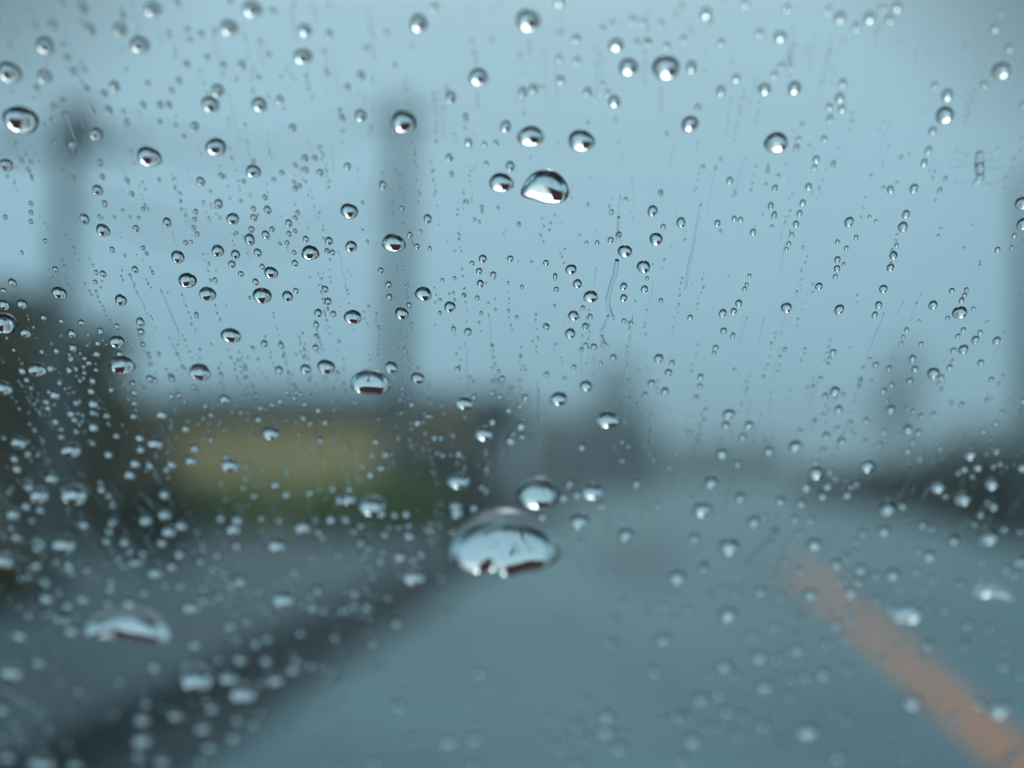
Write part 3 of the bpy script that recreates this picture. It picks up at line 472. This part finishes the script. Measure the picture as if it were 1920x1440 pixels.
ANCH = [(945, 1030, 'largest white drop'), (237, 1182, 'long flat white drop'), (1022, 356, 'half-moon maroon-centred drop'), (694, 718, 'wide maroon-centred drop'),
        (1862, 1110, 'comma-shaped drop'), (1698, 1153, 'bean-shaped drop'), (1836, 320, 'rippled glass chip'), (1145, 560, 'branching rivulet')]
EXTRA = [(40, 229, 'big oval raindrop with a maroon pupil, high at the left edge', 'big left-edge oval drop'),
         (1248, 129, 'biggest eye-shaped raindrop near the top, right of centre', 'biggest top eye-shaped drop'),
         (280, 297, 'broad eye-shaped raindrop with a grey pupil, upper left against the sky', 'grey-pupilled upper left drop'),
         (1455, 269, 'lone eye-shaped raindrop against the clear sky at upper right', 'lone upper right drop'),
         (230, 685, 'raindrop with a black square pupil, over the dark evergreen', 'square-pupilled left drop'),
         (582, 475, 'eye-shaped raindrop in the sky between the two utility poles, below middle height', 'drop between the poles'),
         (508, 815, 'white raindrop alone on the ochre building wall', 'lone ochre wall drop'),
         (1626, 875, 'white round raindrop over the darkest part of the right bushes', 'right bushes drop'),
         (455, 1301, 'wide soft white raindrop at lower left, lower right of its twin', 'wide soft lower left drop'),
         (1513, 1373, 'soft raindrop with a dark upper rim near the bottom, left of the orange line', 'rimmed bottom drop'),
         (1140, 788, 'wide raindrop with a small dark pupil, right of centre over the hazy house', 'wide hazy house drop'),
         (842, 1391, 'soft round raindrop at the bottom of the picture, left of centre', 'bottom centre drop')]
named = {}
for x, y, full, short in EXTRA:
    if len(full.split()) > 16: print('LONG', full)
    i = min(range(len(singles)), key=lambda k: math.hypot(singles[k][0]-x, singles[k][1]-y)); named[i] = full; ANCH.append((singles[i][0], singles[i][1], short))
DIRS = ['right of', 'lower right of', 'below', 'lower left of', 'left of', 'upper left of', 'above', 'upper right of']
ORD = ['nearest', 'second nearest', 'third nearest', 'fourth nearest', 'fifth nearest', 'sixth nearest', 'seventh nearest', 'eighth nearest', 'ninth nearest', 'tenth nearest', 'eleventh nearest', 'twelfth nearest', 'thirteenth nearest', 'fourteenth nearest', 'fifteenth nearest', 'sixteenth nearest', 'seventeenth nearest', 'eighteenth nearest', 'nineteenth nearest', 'twentieth nearest']
def sector(dx, dy): return int(round(math.degrees(math.atan2(dy, dx))/45)) % 8
def look(d):
    t = tw(d); s = 'large' if t > 38 else 'medium' if t > 24 else 'small' if t > 14 else 'tiny'
    if d[1] > 1050: k = 'soft blurred'
    elif d[1] > 760: k = 'white'
    elif d[1] < 130: k = 'dark-rimmed'
    else: k = 'clear' if t < 14 else 'sharp clear'
    return s+' '+k
seen = set(); used_ = set()
for i, d in enumerate(singles):
    r_ = random.Random(1000+i)
    b_ = MB(); drop_into(b_, d[0], d[1], tw(d), r_)
    o = b_.build('raindrop', M['water'])
    if i in named: lab = named[i]
    else:
        best = sorted(ANCH, key=lambda q: math.hypot(q[0]-d[0], q[1]-d[1])); lab = None
        for a in best[:8]:
            D = math.hypot(a[0]-d[0], a[1]-d[1])
            if D < 3: continue
            s_ = sector(d[0]-a[0], d[1]-a[1])
            k = sum(1 for e in singles if 3 < math.hypot(a[0]-e[0], a[1]-e[1]) < D and sector(e[0]-a[0], e[1]-a[1]) == s_)
            if k < len(ORD):
                lab = '%s raindrop, %s one %s the %s' % (look(d), ORD[k], DIRS[s_], a[2])
                if lab not in seen: break
        seen.add(lab)
    if lab in used_: print('DUP', lab)
    used_.add(lab)
    tag(o, lab, 'raindrop', 'raindrops on the windshield')
# everything smaller: read-off small drops, and the fine spray running in streaks down the air flow
b_ = MB(); r_ = random.Random(99)
for d in rest: drop_into(b_, d[0], d[1], tw(d), r_)
VX, VY = 1000, 1950
occ = [(q[0], q[1], q[2]*.55) for q in specs]+[(d[0], d[1], d[2]*.55) for d in singles]
def free(x, y): return all(abs(x-q[0]) > q[2] or abs(y-q[1]) > q[2] for q in occ)
def density(x, y):
    v = .35
    if y > 560 and x < 1150: v = 1.5 if x < 900 else .7
    if y > 1120: v *= .55 if x < 700 else .3
    if 250 < y < 620 and x < 900: v = .55
    if x > 1200 and y > 620: v = .5
    if x > 1300 and y < 620: v = .25
    if 700 < x < 1350 and y > 1080: v = .05
    return v*(.55+.9*max(0, noise.noise(Vector((x/170, y/170, 3)))+.3))
nf = 0
for _ in range(3300):
    x, y = r_.uniform(-20, 1940), r_.uniform(-20, 1460)
    if r_.random() > density(x, y): continue
    dx, dy = x-VX, VY-y; L = math.hypot(dx, dy); ux, uy = -dx/L, dy/L
    ux *= .8
    n_ = r_.choice((1, 1, 1, 1, 2, 2, 3, 5, 8)) if y < 1050 else r_.choice((1, 1, 1, 2, 3))
    s0 = r_.uniform(2.2, 5.0) if r_.random() < .8 else r_.uniform(5, 9)
    if x < 1000 and 620 < y < 1150: s0 *= 1.35
    if n_ > 3: s0 = min(s0, 4)
    if y > 1000: s0 *= 1.5
    for k in range(n_):
        if free(x, y): drop_into(b_, x+r_.uniform(-3, 3), y+r_.uniform(-3, 3), s0*r_.uniform(.6, 1.35), r_, asp=r_.uniform(1.2, 2.2), seg=10, nr=4); nf += 1
        st = s0*r_.uniform(2.0, 4.5); x += ux*st; y += uy*st
def hairs():
    for _ in range(150):
        x, y = r_.uniform(0, 1920), r_.uniform(0, 1150)
        if not free(x, y): continue
        dx, dy = x-VX, VY-y; L = math.hypot(dx, dy); ux, uy = -dx/L*.8, dy/L; pts = [(x, y)]; ln = r_.uniform(25, 110)
        for k in range(5): x += ux*ln/5+r_.gauss(0, 1.2); y += uy*ln/5; pts.append((x, y))
        w0 = r_.uniform(1.5, 3.2); rivulet(b_, pts, [w0*.4, w0*r_.uniform(.5, 1), w0, w0*r_.uniform(.4, 1), w0*r_.uniform(.6, 1.3), w0*.3], r_.uniform(.05, .14), seg=6, sub=2)
hairs()
o = b_.build('fine_raindrops', M['water']); tag(o, 'fine spray of countless tiny raindrops in streaks over the whole windshield', 'raindrops', None, 'stuff')
print('singles', len(singles), 'rest', len(rest), 'fine', nf)
# rivulets, smears, the chip
b_ = MB(); rivulet(b_, [(1157, 486), (1153, 515), (1146, 535), (1139, 560), (1141, 577), (1149, 600)], [7, 8, 7, 8, 7, 9], .35)
rivulet(b_, [(1140, 590), (1134, 608), (1127, 625)], [3, 4, 7], .35); rivulet(b_, [(1128, 628), (1131, 642), (1142, 652)], [4, 8, 7], .35); rivulet(b_, [(1131, 642), (1127, 650)], [6, 6], .35)
rivulet(b_, [(1160, 405), (1158, 430), (1161, 455)], [5, 4, 4], .2)
tag(b_.build('rivulet', M['water']), 'thin branching rivulet winding down the middle of the windshield', 'rivulet')
b_ = MB(); rivulet(b_, [(1314, 382), (1309, 408), (1303, 440), (1299, 470), (1293, 490), (1289, 515), (1284, 548)], [2.5, 3, 3.5, 4, 5, 4, 4], .35)
tag(b_.build('rivulet', M['water']), 'straight hair-thin rivulet right of the branching one', 'rivulet')
b_ = MB(); rivulet(b_, [(1456, 990), (1445, 1012), (1425, 1035), (1400, 1058), (1378, 1082)], [5, 11, 10, 7, 3], .32)
rivulet(b_, [(1366, 1100), (1350, 1104), (1338, 1110), (1318, 1125)], [8, 13, 10, 5], .18)
tag(b_.build('water_smear', M['water']), 'curved thin water smear on the road surface view, right of the largest drop', 'water smear')
b_ = MB(); rivulet(b_, [(-10, 1275), (15, 1292), (45, 1310), (70, 1326), (90, 1340)], [12, 16, 16, 14, 5], .4)
tag(b_.build('water_smear', M['water']), 'slanting straight water smear at the lower left edge', 'water smear')
b_ = MB(); rivulet(b_, [(1837, 285), (1836, 300), (1836, 312)], [13, 15, 17], .45); rivulet(b_, [(1836, 306), (1837, 318), (1836, 328)], [14, 17, 11], .6)
rivulet(b_, [(1838, 326), (1836, 335), (1824, 348)], [10, 14, 3], .45); rivulet(b_, [(1842, 322), (1845, 335), (1840, 344)], [3, 5, 3], .5)
co_ = b_.build('glass_chip', M['water']); tag(co_, 'chip in the glass at upper right with faint ripples round it', 'glass chip')
rb = MB()
for k, (y, x0, x1, dy) in enumerate(((287, 1795, 1822, 6), (300, 1790, 1824, 3), (315, 1788, 1820, 0), (330, 1792, 1822, 0), (345, 1800, 1822, -4), (285, 1850, 1880, -6), (300, 1852, 1884, -4), (314, 1852, 1880, 0), (328, 1850, 1874, 2), (343, 1846, 1876, 4))):
    if k in (3, 8): continue
    x0 += rnd.uniform(-7, 7); x1 += rnd.uniform(-9, 5); y += rnd.uniform(-4, 4)
    rivulet(rb, [(x0, y), (x0*.6+x1*.4, y+dy*.2+rnd.uniform(-2, 2)), ((x0+x1*3)/4, y+dy*.9), (x1, y+dy)], [2, rnd.uniform(3, 7), rnd.uniform(3, 6), 2], .06)
rb.build('ripple', M['water'], co_)

sc.view_settings.view_transform = 'Standard'; sc.view_settings.look = 'None'; sc.view_settings.gamma = 1; sc.view_settings.exposure = 0
sc.cycles.max_bounces = 12; sc.cycles.transmission_bounces = 10; sc.cycles.transparent_max_bounces = 12; sc.cycles.diffuse_bounces = 2; sc.cycles.glossy_bounces = 4
sc.cycles.caustics_refractive = False; sc.cycles.caustics_reflective = False
